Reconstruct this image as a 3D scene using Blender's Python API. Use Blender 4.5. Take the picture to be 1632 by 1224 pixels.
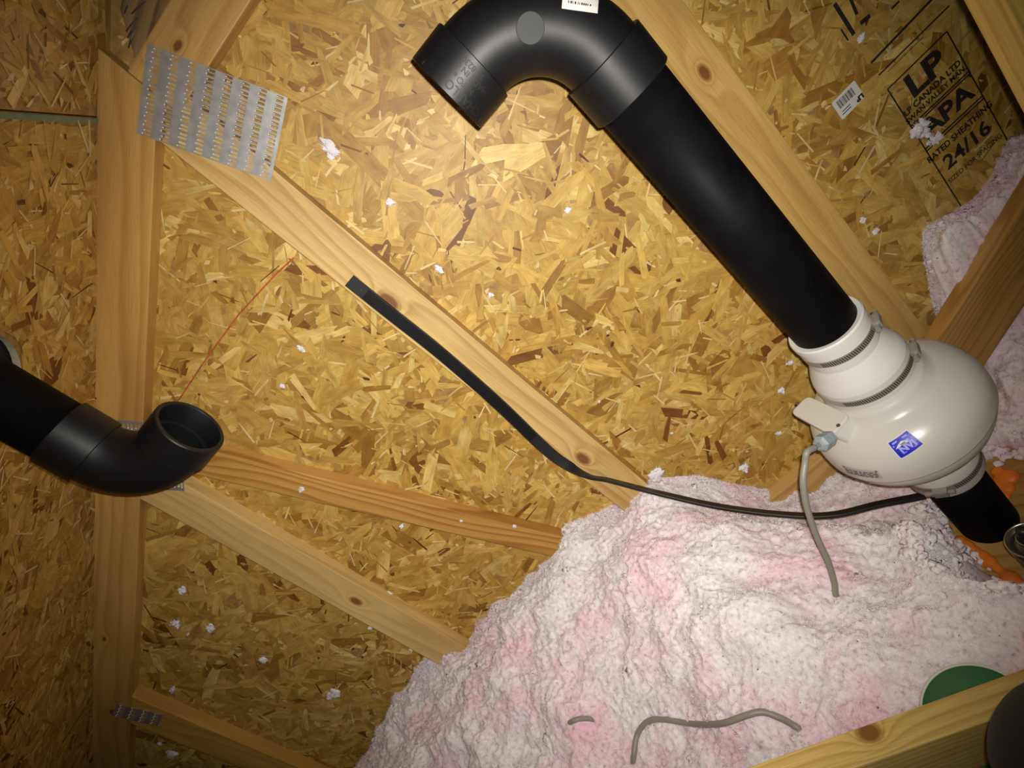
import bpy, bmesh, math, random
import numpy as np
from mathutils import Vector, Matrix, geometry

random.seed(7); rng = np.random.default_rng(11)
S = bpy.context.scene
for o in list(bpy.data.objects): bpy.data.objects.remove(o)
C = S.collection

# ---------------------------------------------------------------- camera
# world axes: X along the gable wall, Y towards it, Z up; the lens is the origin
F, PITCH, ROLL, YAW = 889.9, 0.35178, 0.69255, 0.23708
_R = Vector((math.cos(YAW), math.sin(YAW), 0))
_H = Vector((-math.sin(YAW), math.cos(YAW), 0))
_Fw = _H*math.cos(PITCH) - Vector((0, 0, 1))*math.sin(PITCH)
_Up = _H*math.sin(PITCH) + Vector((0, 0, 1))*math.cos(PITCH)
_cx = _R*math.sin(ROLL) - _Up*math.cos(ROLL)
_cy = _R*math.cos(ROLL) + _Up*math.sin(ROLL)
cd = bpy.data.cameras.new('camera'); cam = bpy.data.objects.new('camera', cd); C.objects.link(cam)
cd.sensor_width = 36; cd.lens = 36*F/1632; cd.clip_start = .01
cam.matrix_world = Matrix((( _cx.x, _cy.x, -_Fw.x, 0), (_cx.y, _cy.y, -_Fw.y, 0), (_cx.z, _cy.z, -_Fw.z, 0), (0, 0, 0, 1)))
S.camera = cam

# ---------------------------------------------------------------- light: the phone's flash beside the lens
w = bpy.data.worlds.new('dark_attic'); S.world = w; w.use_nodes = True
w.node_tree.nodes['Background'].inputs[0].default_value = (.9, .85, .8, 1)
w.node_tree.nodes['Background'].inputs[1].default_value = .012
ld = bpy.data.lights.new('flash', 'SPOT'); fl = bpy.data.objects.new('flash', ld); C.objects.link(fl)
ld.energy = 69; ld.color = (1, .955, .88); ld.spot_size = math.radians(106); ld.spot_blend = 1; ld.shadow_soft_size = .004
fl.matrix_world = Matrix.Translation(_cx*.010 + _cy*.016) @ cam.matrix_world
S.view_settings.view_transform = 'Standard'; S.view_settings.look = 'None'
S.view_settings.exposure = 0; S.view_settings.gamma = 1; S.view_settings.use_curve_mapping = False

# ---------------------------------------------------------------- helpers
def ray(px, py):
    dx, dy = px-816, py-612
    return _Fw + _cx*(dx/F) - _cy*(dy/F)
def at(px, py, x=None, y=None, z=None):
    r = ray(px, py)
    t = x/r.x if x is not None else y/r.y if y is not None else z/r.z
    return r*t

def tag(o, label=None, cat=None, group=None, kind=None):
    if label: o['label'] = label
    if cat: o['category'] = cat
    if group: o['group'] = group
    if kind: o['kind'] = kind
    return o
def link(name, me, mat=None, parent=None, M=None, smooth=False):
    o = bpy.data.objects.new(name, me); C.objects.link(o)
    if mat is not None and me is not None:
        me.materials.clear(); me.materials.append(mat)
    if smooth: me.polygons.foreach_set('use_smooth', [True]*len(me.polygons))
    M = M or Matrix.Identity(4)
    if parent is not None:
        o.parent = parent
        M = wm(parent).inverted() @ M
    o.matrix_basis = M
    return o
def wm(o):
    return (wm(o.parent) @ o.matrix_basis) if o.parent else o.matrix_basis.copy()
def empty(name, loc, label=None, cat=None, group=None, kind=None):
    o = bpy.data.objects.new(name, None); C.objects.link(o); o.empty_display_size = .05
    o.matrix_basis = Matrix.Translation(loc)
    return tag(o, label, cat, group, kind)
def from_bm(bm, name='m'):
    bmesh.ops.recalc_face_normals(bm, faces=bm.faces)
    me = bpy.data.meshes.new(name); bm.to_mesh(me); bm.free(); return me
def mesh(verts, faces, name='m'):
    me = bpy.data.meshes.new(name); me.from_pydata([tuple(v) for v in verts], [], faces); me.validate(); me.update(); return me
def frame(origin, xdir, ydir):
    x = Vector(xdir).normalized(); z = x.cross(Vector(ydir)).normalized(); y = z.cross(x)
    return Matrix(((x.x, y.x, z.x, origin[0]), (x.y, y.y, z.y, origin[1]), (x.z, y.z, z.z, origin[2]), (0, 0, 0, 1)))
def box_bm(lx, ly, lz, bev=.0, c=(0, 0, 0), seg=2):
    bm = bmesh.new(); bmesh.ops.create_cube(bm, size=1)
    for v in bm.verts: v.co = Vector((v.co.x*lx+c[0], v.co.y*ly+c[1], v.co.z*lz+c[2]))
    if bev: bmesh.ops.bevel(bm, geom=list(bm.edges), offset=bev, segments=seg, affect='EDGES', profile=.6)
    return bm
def prism_bm(poly, d0, d1, bev=0):
    """polygon in local (x, z), extruded along local y from d0 to d1"""
    bm = bmesh.new()
    a = [bm.verts.new((p[0], d0, p[1])) for p in poly]; b = [bm.verts.new((p[0], d1, p[1])) for p in poly]
    n = len(poly)
    bm.faces.new(a); bm.faces.new(b[::-1])
    for i in range(n): bm.faces.new((a[i], b[i], b[(i+1) % n], a[(i+1) % n]))
    bmesh.ops.recalc_face_normals(bm, faces=bm.faces)
    if bev: bmesh.ops.bevel(bm, geom=list(bm.edges), offset=bev, segments=2, affect='EDGES', profile=.6)
    return bm
def lathe(prof, n=64, axis_closed=False):
    """profile [(r, z)] around local z"""
    vs, fs = [], []
    for r, z in prof:
        for k in range(n):
            a = 2*math.pi*k/n; vs.append((r*math.cos(a), r*math.sin(a), z))
    m = len(prof)
    for i in range(m-1):
        for k in range(n):
            fs.append((i*n+k, i*n+(k+1) % n, (i+1)*n+(k+1) % n, (i+1)*n+k))
    if axis_closed:
        fs.append(tuple(range((m-1)*n, m*n))); fs.append(tuple(range(n-1, -1, -1)))
    me = mesh(vs, fs); bm = bmesh.new(); bm.from_mesh(me); return from_bm(bm)
def smooth_path(pts, per=10):
    P = [Vector(p) for p in pts]; out = []
    Q = [P[0]*2-P[1]] + P + [P[-1]*2-P[-2]]
    for i in range(1, len(Q)-2):
        for j in range(per):
            t = j/per; a, b, c, d = Q[i-1], Q[i], Q[i+1], Q[i+2]
            out.append(.5*((2*b)+(c-a)*t+(2*a-5*b+4*c-d)*t*t+(3*b-a-3*c+d)*t**3))
    out.append(P[-1]); return out
def sweep(path, section, up=None, closed_ends=True, scales=None, ups=None):
    """section = [(a, b)] swept along path; a along side vector, b along normal"""
    vs, fs = [], []; n = len(section); prev = up or Vector((0, 0, 1))
    for i, p in enumerate(path):
        t = (path[min(i+1, len(path)-1)]-path[max(i-1, 0)]).normalized()
        u = Vector(ups[i]) if ups else prev
        s = t.cross(u)
        if s.length < 1e-5: s = t.cross(Vector((1, .1, 0)))
        s.normalize(); nn = s.cross(t).normalized(); prev = nn
        k = scales[i] if scales else 1
        for a, b in section: vs.append(p + s*a*k + nn*b*k)
    for i in range(len(path)-1):
        for k in range(n): fs.append((i*n+k, i*n+(k+1) % n, (i+1)*n+(k+1) % n, (i+1)*n+k))
    if closed_ends: fs.append(tuple(range(n-1, -1, -1))); fs.append(tuple(range((len(path)-1)*n, len(path)*n)))
    me = mesh(vs, fs); bm = bmesh.new(); bm.from_mesh(me); return from_bm(bm)
def circ(r, n=14): return [(r*math.cos(2*math.pi*k/n), r*math.sin(2*math.pi*k/n)) for k in range(n)]

def text_mesh(txt, size, bold=0.0, align='CENTER', sx=1.0):
    cu = bpy.data.curves.new('t', 'FONT'); cu.body = txt; cu.size = size; cu.align_x = align; cu.align_y = 'CENTER'
    cu.offset = bold; cu.resolution_u = 3
    o = bpy.data.objects.new('t', cu); C.objects.link(o)
    me = bpy.data.meshes.new_from_object(o.evaluated_get(bpy.context.evaluated_depsgraph_get()))
    bpy.data.objects.remove(o); bpy.data.curves.remove(cu)
    co = np.empty(len(me.vertices)*3); me.vertices.foreach_get('co', co); co = co.reshape(-1, 3); co[:, 0] *= sx
    return co, [tuple(p.vertices) for p in me.polygons]
class Print:
    """flat marks collected in a 2D sheet, later laid on a surface"""
    def __init__(s): s.v = []; s.f = []
    def text(s, txt, x, y, size, rot=0, bold=0, sx=1.0):
        co, fs = text_mesh(txt, size, bold, sx=sx); b = len(s.v); c, q = math.cos(rot), math.sin(rot)
        s.v += [(x+c*p[0]-q*p[1], y+q*p[0]+c*p[1]) for p in co]; s.f += [tuple(i+b for i in f) for f in fs]
    def bar(s, x0, y0, x1, y1, wd):
        d = Vector((x1-x0, y1-y0)); n = Vector((-d.y, d.x)).normalized()*wd/2; b = len(s.v)
        s.v += [(x0+n.x, y0+n.y), (x0-n.x, y0-n.y), (x1-n.x, y1-n.y), (x1+n.x, y1+n.y)]; s.f.append((b, b+1, b+2, b+3))
    def poly(s, pts): b = len(s.v); s.v += list(pts); s.f.append(tuple(range(b, b+len(pts))))
    def lay(s, fn): return mesh([fn(*p) for p in s.v], s.f)

# value noise / cell noise in numpy
def vnoise(x, y, seed=0):
    def h(i, j):
        n = (i*374761393 + j*668265263 + seed*1442695041).astype(np.int64); n = (n ^ (n >> 13))*1274126177
        return ((n ^ (n >> 16)) & 0xffff)/65535.
    xi, yi = np.floor(x).astype(np.int64), np.floor(y).astype(np.int64); fx, fy = x-xi, y-yi
    fx, fy = fx*fx*(3-2*fx), fy*fy*(3-2*fy)
    return (h(xi, yi)*(1-fx)+h(xi+1, yi)*fx)*(1-fy)+(h(xi, yi+1)*(1-fx)+h(xi+1, yi+1)*fx)*fy
def puff(x, y, seed=0):
    xi, yi = np.floor(x).astype(np.int64), np.floor(y).astype(np.int64); best = np.full(x.shape, 9.)
    for di in (-1, 0, 1):
        for dj in (-1, 0, 1):
            a, b = xi+di, yi+dj
            n = (a*73856093 ^ b*19349663 ^ seed*83492791); n = (n ^ (n >> 11))*1274126177 & 0x7fffffff
            jx, jy = (n & 1023)/1023., ((n >> 10) & 1023)/1023.; rr = .75+.5*((n >> 20) & 255)/255.
            best = np.minimum(best, ((a+jx-x)**2+(b+jy-y)**2)/rr**2)
    return np.sqrt(np.clip(1-best, 0, 1))

# ---------------------------------------------------------------- materials
def newmat(name):
    m = bpy.data.materials.new(name); m.use_nodes = True; nt = m.node_tree
    return m, nt, nt.nodes['Principled BSDF']
def N(nt, t, **kw):
    n = nt.nodes.new(t)
    for k, v in kw.items():
        if hasattr(n, k): setattr(n, k, v)
        else: n.inputs[k.replace('_', ' ')].default_value = v
    return n
def ramp(nt, stops):
    r = nt.nodes.new('ShaderNodeValToRGB'); e = r.color_ramp.elements
    while len(e) < len(stops): e.new(.5)
    for el, (p, c) in zip(e, stops): el.position = p; el.color = (*c, 1)
    return r
def plain(name, col, rough=.5, metal=0, spec=.5, noise=0, nscale=40, bump=0):
    m, nt, b = newmat(name)
    b.inputs['Base Color'].default_value = (*col, 1); b.inputs['Roughness'].default_value = rough
    b.inputs['Metallic'].default_value = metal; b.inputs['Specular IOR Level'].default_value = spec
    if noise or bump:
        tc = N(nt, 'ShaderNodeTexCoord'); n = N(nt, 'ShaderNodeTexNoise'); n.inputs['Scale'].default_value = nscale; n.inputs['Detail'].default_value = 6
        nt.links.new(tc.outputs['Object'], n.inputs['Vector'])
        if noise:
            r = ramp(nt, [(.25, tuple(c*(1-noise) for c in col)), (.75, tuple(min(1, c*(1+noise)) for c in col))])
            nt.links.new(n.outputs['Fac'], r.inputs['Fac']); nt.links.new(r.outputs['Color'], b.inputs['Base Color'])
        if bump:
            bp = N(nt, 'ShaderNodeBump'); bp.inputs['Strength'].default_value = bump; bp.inputs['Distance'].default_value = .002
            nt.links.new(n.outputs['Fac'], bp.inputs['Height']); nt.links.new(bp.outputs['Normal'], b.inputs['Normal'])
    return m

_wn = [0]
def wood(name, light, dark, freq=55, warp=1.6, knots=(), rough=.45, contrast=1.0):
    """softwood: rings drawn across the board (local x = length), knots push the rings aside"""
    _wn[0] += 1; off = _wn[0]*3.17
    m, nt, b = newmat(name); L = nt.links.new
    tc = N(nt, 'ShaderNodeTexCoord')
    mp = N(nt, 'ShaderNodeMapping'); mp.inputs['Location'].default_value = (off, off*.7, off*.3); L(tc.outputs['Object'], mp.inputs['Vector'])
    st = N(nt, 'ShaderNodeVectorMath', operation='MULTIPLY'); st.inputs[1].default_value = (1.3, 9, 9); L(mp.outputs[0], st.inputs[0])
    n1 = N(nt, 'ShaderNodeTexNoise'); n1.inputs['Scale'].default_value = 1; n1.inputs['Detail'].default_value = 2; L(st.outputs[0], n1.inputs['Vector'])
    sep = N(nt, 'ShaderNodeSeparateXYZ'); L(tc.outputs['Object'], sep.inputs[0])
    ph = N(nt, 'ShaderNodeMath', operation='MULTIPLY_ADD'); ph.inputs[1].default_value = freq; L(sep.outputs['Z'], ph.inputs[0])
    py = N(nt, 'ShaderNodeMath', operation='MULTIPLY'); py.inputs[1].default_value = freq*.7; L(sep.outputs['Y'], py.inputs[0]); L(py.outputs[0], ph.inputs[2])
    p2 = N(nt, 'ShaderNodeMath', operation='MULTIPLY_ADD'); p2.inputs[1].default_value = warp*3.2; L(n1.outputs['Fac'], p2.inputs[0]); L(ph.outputs[0], p2.inputs[2])
    phase = p2.outputs[0]; kn = None
    for kk_ in knots:
        kx, kz, kr = kk_[:3]; top = len(kk_) > 3
        d = N(nt, 'ShaderNodeVectorMath', operation='SUBTRACT'); d.inputs[1].default_value = (kx, kk_[3] if top else 0, kz); L(tc.outputs['Object'], d.inputs[0])
        d2 = N(nt, 'ShaderNodeVectorMath', operation='MULTIPLY'); d2.inputs[1].default_value = (.8/kr, 1/kr, .5/kr) if top else (.55/kr, 0, 1/kr); L(d.outputs[0], d2.inputs[0])
        ln = N(nt, 'ShaderNodeVectorMath', operation='LENGTH'); L(d2.outputs[0], ln.inputs[0])
        sq = N(nt, 'ShaderNodeMath', operation='MULTIPLY'); L(ln.outputs['Value'], sq.inputs[0]); L(ln.outputs['Value'], sq.inputs[1])
        a1 = N(nt, 'ShaderNodeMath', operation='ADD'); a1.inputs[1].default_value = .35; L(sq.outputs[0], a1.inputs[0])
        iv = N(nt, 'ShaderNodeMath', operation='DIVIDE'); iv.inputs[0].default_value = 2.2; L(a1.outputs[0], iv.inputs[1])
        ad = N(nt, 'ShaderNodeMath', operation='ADD'); L(phase, ad.inputs[0]); L(iv.outputs[0], ad.inputs[1]); phase = ad.outputs[0]
        mr = N(nt, 'ShaderNodeMapRange'); mr.inputs['From Min'].default_value = .55; mr.inputs['From Max'].default_value = 1.05; mr.inputs['To Min'].default_value = 1; mr.inputs['To Max'].default_value = 0
        L(ln.outputs['Value'], mr.inputs['Value'])
        if kn is None: kn = mr.outputs[0]
        else:
            mx = N(nt, 'ShaderNodeMath', operation='MAXIMUM'); L(kn, mx.inputs[0]); L(mr.outputs[0], mx.inputs[1]); kn = mx.outputs[0]
    fr = N(nt, 'ShaderNodeMath', operation='FRACT'); L(phase, fr.inputs[0])
    mid = tuple(l*.55+d_*.45 for l, d_ in zip(light, dark)); k = contrast
    lerp = lambda a, c, t: tuple(x*(1-t)+y*t for x, y in zip(a, c))
    r = ramp(nt, [(0, light), (.45, lerp(light, mid, .35*k)), (.82, lerp(light, dark, .8*k)), (.93, lerp(light, dark, .5*k)), (1, light)]); L(fr.outputs[0], r.inputs['Fac'])
    # slow colour drift along the board and fine fibre
    st2 = N(nt, 'ShaderNodeVectorMath', operation='MULTIPLY'); st2.inputs[1].default_value = (2, 14, 14); L(mp.outputs[0], st2.inputs[0])
    n2 = N(nt, 'ShaderNodeTexNoise'); n2.inputs['Scale'].default_value = 1; L(st2.outputs[0], n2.inputs['Vector'])
    st3 = N(nt, 'ShaderNodeVectorMath', operation='MULTIPLY'); st3.inputs[1].default_value = (18, 700, 700); L(mp.outputs[0], st3.inputs[0])
    n3 = N(nt, 'ShaderNodeTexNoise'); n3.inputs['Scale'].default_value = 1; n3.inputs['Detail'].default_value = 3; L(st3.outputs[0], n3.inputs['Vector'])
    r2 = ramp(nt, [(.3, (.80, .76, .70)), (.7, (1.1, 1.1, 1.1))]); L(n2.outputs['Fac'], r2.inputs['Fac'])
    r3 = ramp(nt, [(.3, (.86, .84, .8)), (.7, (1.08, 1.08, 1.08))]); L(n3.outputs['Fac'], r3.inputs['Fac'])
    m1 = N(nt, 'ShaderNodeMix', data_type='RGBA', blend_type='MULTIPLY'); m1.inputs[0].default_value = 1; L(r.outputs[0], m1.inputs[6]); L(r2.outputs[0], m1.inputs[7])
    m2 = N(nt, 'ShaderNodeMix', data_type='RGBA', blend_type='MULTIPLY'); m2.inputs[0].default_value = 1; L(m1.outputs[2], m2.inputs[6]); L(r3.outputs[0], m2.inputs[7])
    out = m2.outputs[2]
    if kn is not None:
        m3 = N(nt, 'ShaderNodeMix', data_type='RGBA'); L(kn, m3.inputs[0]); L(out, m3.inputs[6]); m3.inputs[7].default_value = (dark[0]*.45, dark[1]*.32, dark[2]*.3, 1); out = m3.outputs[2]
    L(out, b.inputs['Base Color']); b.inputs['Roughness'].default_value = rough; b.inputs['Specular IOR Level'].default_value = .35
    bp = N(nt, 'ShaderNodeBump'); bp.inputs['Strength'].default_value = .12; bp.inputs['Distance'].default_value = .001
    L(n3.outputs['Fac'], bp.inputs['Height']); L(bp.outputs[0], b.inputs['Normal'])
    return m

# OSB strands carry their own colour; grain runs along each strand (uv)
def osb_mat(name):
    m, nt, b = newmat(name); L = nt.links.new
    at_ = N(nt, 'ShaderNodeAttribute', attribute_name='strand_colour'); uv = N(nt, 'ShaderNodeUVMap')
    v = N(nt, 'ShaderNodeVectorMath', operation='MULTIPLY'); v.inputs[1].default_value = (28, 420, 1); L(uv.outputs[0], v.inputs[0])
    n = N(nt, 'ShaderNodeTexNoise'); n.inputs['Scale'].default_value = 1; n.inputs['Detail'].default_value = 5; L(v.outputs[0], n.inputs['Vector'])
    v2 = N(nt, 'ShaderNodeVectorMath', operation='MULTIPLY'); v2.inputs[1].default_value = (30, 60, 1); L(uv.outputs[0], v2.inputs[0])
    n2 = N(nt, 'ShaderNodeTexNoise'); n2.inputs['Scale'].default_value = 1; n2.inputs['Detail'].default_value = 4; L(v2.outputs[0], n2.inputs['Vector'])
    r = ramp(nt, [(.28, (.80, .75, .66)), (.5, (.98, .98, .98)), (.75, (1.14, 1.14, 1.14))]); L(n.outputs['Fac'], r.inputs['Fac'])
    r2 = ramp(nt, [(.3, (.78, .70, .6)), (.65, (1.1, 1.1, 1.1))]); L(n2.outputs['Fac'], r2.inputs['Fac'])
    m1 = N(nt, 'ShaderNodeMix', data_type='RGBA', blend_type='MULTIPLY'); m1.inputs[0].default_value = 1; L(at_.outputs['Color'], m1.inputs[6]); L(r.outputs[0], m1.inputs[7])
    m2 = N(nt, 'ShaderNodeMix', data_type='RGBA', blend_type='MULTIPLY'); m2.inputs[0].default_value = 1; L(m1.outputs[2], m2.inputs[6]); L(r2.outputs[0], m2.inputs[7])
    L(m2.outputs[2], b.inputs['Base Color']); b.inputs['Roughness'].default_value = .5; b.inputs['Specular IOR Level'].default_value = .4
    bp = N(nt, 'ShaderNodeBump'); bp.inputs['Strength'].default_value = .25; bp.inputs['Distance'].default_value = .0006
    L(n.outputs['Fac'], bp.inputs['Height']); L(bp.outputs[0], b.inputs['Normal'])
    return m
M_strand = osb_mat('osb_strands')
M_osb = plain('osb_core', (.36, .20, .055), .6, noise=.35, nscale=60)
M_osb_edge = plain('osb_cut_edge', (.62, .56, .36), .8, noise=.15, nscale=150)
M_green_edge = plain('green_edge_sealer', (.18, .24, .13), .7, noise=.3, nscale=30)
M_ink = plain('stamp_ink', (.022, .016, .014), .6, noise=.5, nscale=200)
M_redline = plain('red_chalk', (.40, .09, .02), .8, noise=.4, nscale=90)
M_felt = plain('black_roof_felt', (.012, .012, .014), .8, noise=.4, nscale=80)
M_drywall = plain('drywall', (.6, .58, .54), .9)
TAN, TAN_D = (.66, .44, .165), (.42, .225, .06)
M_abs = plain('black_abs_plastic', (.005, .005, .006), .47, spec=.4, noise=.2, nscale=60, bump=.04)
M_abs2 = plain('scuffed_abs_pipe', (.004, .0037, .0048), .55, spec=.07, noise=.4, nscale=25, bump=.05)
M_absmark = plain('raised_lettering', (.004, .004, .004), .6)
M_plug = plain('moulding_gate_disc', (.045, .046, .046), .6, spec=.25)
M_white = plain('fan_housing_plastic', (.60, .585, .52), .28, spec=.5)
M_rubber = plain('white_rubber_sleeve', (.64, .63, .59), .5, spec=.3)
M_steel = plain('stainless_steel', (.36, .335, .30), .38, .45)
M_steeld = plain('band_slots', (.03, .025, .02), .6)
M_galv = plain('galvanised_steel', (.47, .47, .47), .48, .75, noise=.22, nscale=55, bump=.1)
M_glint = plain('tooth_glint', (.85, .83, .76), .3, .15)  # pale colour paints the glint on each tooth root
M_nail = plain('nail_steel', (.25, .25, .25), .4, 1)
M_gland = plain('grey_nylon', (.27, .31, .33), .45)
M_greycable = plain('grey_pvc', (.27, .25, .205), .45)
M_blackcable = plain('black_rubber', (.014, .014, .015), .42)
M_blue = plain('blue_label', (.010, .012, .50), .4)
M_pale = plain('pale_blue_print', (.33, .36, .85), .5)
M_paper = plain('white_paper', (.72, .71, .68), .6)
M_label = plain('grey_rating_label', (.45, .40, .40), .6)
M_orange = plain('orange_foam', (.80, .20, .02), .45, noise=.25, nscale=40, bump=.4)
M_green = plain('green_plastic', (.012, .13, .045), .45, noise=.3, nscale=30)
M_cream = plain('cream_rim', (.62, .60, .48), .5)
M_cloth = plain('black_cloth', (.0025, .0025, .003), .9, noise=.4, nscale=30, bump=.3)
M_can = plain('tin', (.55, .53, .46), .28, 1)
M_candark = plain('dark_cap', (.02, .018, .02), .4)
M_canlabel = plain('printed_can_label', (.30, .17, .22), .4, noise=.5, nscale=35)

def insul_mat(sss=True):
    m, nt, b = newmat('pink_white_fibreglass'); L = nt.links.new
    tc = N(nt, 'ShaderNodeTexCoord'); ge = N(nt, 'ShaderNodeNewGeometry')
    n = N(nt, 'ShaderNodeTexNoise'); n.inputs['Scale'].default_value = 5.5; n.inputs['Detail'].default_value = 7; n.inputs['Roughness'].default_value = .62; L(ge.outputs['Position'], n.inputs['Vector'])
    r = ramp(nt, [(.36, (.86, .845, .835)), (.48, (.87, .80, .82)), (.60, (.87, .68, .74)), (.72, (.85, .52, .62))]); L(n.outputs['Fac'], r.inputs['Fac'])
    n2 = N(nt, 'ShaderNodeTexNoise'); n2.inputs['Scale'].default_value = 130; n2.inputs['Detail'].default_value = 6; L(ge.outputs['Position'], n2.inputs['Vector'])
    r2 = ramp(nt, [(.26, (.66, .48, .55)), (.42, (.95, .93, .94)), (.7, (1.08, 1.08, 1.08))]); L(n2.outputs['Fac'], r2.inputs['Fac'])  # low spots tinted dark pink, painting in the shade of crevices
    mx = N(nt, 'ShaderNodeMix', data_type='RGBA', blend_type='MULTIPLY'); mx.inputs[0].default_value = 1; L(r.outputs[0], mx.inputs[6]); L(r2.outputs[0], mx.inputs[7])
    n3 = N(nt, 'ShaderNodeTexVoronoi'); n3.inputs['Scale'].default_value = 38; L(ge.outputs['Position'], n3.inputs['Vector'])
    mr = N(nt, 'ShaderNodeMapRange'); mr.inputs['From Min'].default_value = .035; mr.inputs['From Max'].default_value = .06; L(n3.outputs['Distance'], mr.inputs['Value'])
    m3 = N(nt, 'ShaderNodeMix', data_type='RGBA'); L(mr.outputs[0], m3.inputs[0]); m3.inputs[6].default_value = (.06, .03, .035, 1); L(mx.outputs[2], m3.inputs[7])
    L(m3.outputs[2], b.inputs['Base Color']); b.inputs['Roughness'].default_value = .95; b.inputs['Specular IOR Level'].default_value = .1
    b.inputs['Subsurface Weight'].default_value = .9 if sss else 0; b.inputs['Subsurface Radius'].default_value = (1, .8, .8); b.inputs['Subsurface Scale'].default_value = .008
    bp = N(nt, 'ShaderNodeBump'); bp.inputs['Strength'].default_value = .5; bp.inputs['Distance'].default_value = .003
    L(n2.outputs['Fac'], bp.inputs['Height']); L(bp.outputs[0], b.inputs['Normal'])
    return m
M_ins = insul_mat()
M_fluff2 = insul_mat(False)
M_fluff = plain('loose_fluff', (.80, .76, .80), .95, spec=.05, noise=.12, nscale=3)

# ---------------------------------------------------------------- the shell
YF, YB = 1.0813, 1.1193            # front and back of the gable framing; sheathing sits behind it
SA = 0.48058; SL = math.tan(SA); ZC = .62796   # roof slope, underside z = ZC + SL*x (camera height)
FLOOR = -1.25
RIDGE = .62
roofz = lambda x: ZC + SL*x if x < RIDGE else ZC + SL*RIDGE - SL*(x-RIDGE)

def strands(poly_ok, x0, x1, y0, y1, count, place, name, parent, seed, shift=0):
    """thin wood strands pressed flat over a panel: one mesh, each strand its own outline, colour and grain"""
    r = np.random.default_rng(seed); V = []; Fc = []; COL = []; UV = []
    pal = np.array([(.57, .375, .092), (.52, .325, .072), (.465, .275, .056), (.39, .215, .040), (.66, .48, .155), (.31, .155, .026), (.19, .075, .012)])
    pw = np.array([.24, .27, .20, .12, .10, .05, .02])
    for i in range(count):
        cx, cy = r.uniform(x0, x1), r.uniform(y0, y1); k = r.random()
        if k < .40: Ln, Wd = r.uniform(.07, .17), r.uniform(.016, .044)
        elif k < .66: Ln, Wd = r.uniform(.03, .10), r.uniform(.008, .018)
        elif k < .88: Ln, Wd = r.uniform(.015, .06), r.uniform(.0018, .005)
        else: Ln, Wd = r.uniform(.006, .018), r.uniform(.003, .009)
        a = r.normal(-.5, .8) + (math.pi/2 if r.random() < .4 else 0)
        c, s = math.cos(a), math.sin(a); skew = r.uniform(-.5, .5)*Wd; tp = r.uniform(.45, 1)
        pts = [(-Ln/2+r.uniform(0, .35)*Wd-skew, -Wd/2), (Ln/2-r.uniform(0, .6)*Wd, -Wd/2*tp), (Ln/2+skew, 0), (Ln/2-r.uniform(0, .7)*Wd, Wd/2*tp),
               (r.uniform(-.1, .1)*Ln, Wd/2*r.uniform(.85, 1.12)), (-Ln/2+r.uniform(0, .5)*Wd+skew, Wd/2)]
        P = [(cx+c*p-s*q, cy+s*p+c*q) for p, q in pts]
        if not all(poly_ok(*p) for p in P): continue
        h = .0002 + .0020*r.random() + (0 if k < .4 else .0006 if k < .66 else .0014); tx, ty = r.normal(0, .010, 2)
        b = len(V); col = pal[r.choice(7, p=pw)]*r.uniform(.85, 1.14)
        if k >= .66 and r.random() < .06: col = np.array((.10, .04, .008))
        if k >= .66 and r.random() < .30: col = np.array((.70, .545, .25))
        for (p, q), (X, Y) in zip(pts, P):
            V.append(place(X, Y, max(.0001, h + (X-cx)*tx + (Y-cy)*ty))); COL += [*col, 1]; UV.append((p+i*.731, q+i*.377))
        Fc.append(tuple(range(b, b+6)))
    me = bpy.data.meshes.new('strands'); me.from_pydata(V, [], Fc)
    ca = me.color_attributes.new('strand_colour', 'FLOAT_COLOR', 'POINT'); ca.data.foreach_set('color', COL)
    ul = me.uv_layers.new(name='UVMap'); idx = np.empty(len(me.loops), int); me.loops.foreach_get('vertex_index', idx)
    ul.data.foreach_set('uv', np.array(UV)[idx].ravel())
    me.update()
    o = link(name, me, M_strand, parent); o['kind'] = 'stuff'; return o

wall = empty('wall_back', (0, YB, FLOOR), kind='structure')
wp = [(-2.4, FLOOR), (2.2, FLOOR), (2.2, roofz(2.2)), (RIDGE, roofz(RIDGE)), (-2.4, roofz(-2.4))]
panel = link('sheathing_panel', from_bm(prism_bm(wp, YB, YB+.011)), M_osb, wall)
strands(lambda x, y: y < roofz(x)-.002 and y > FLOOR, -1.95, 1.15, -1.22, .95, 20000, lambda x, y, h: (x, YB-h, y), 'wood_strands', panel, 3)

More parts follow.
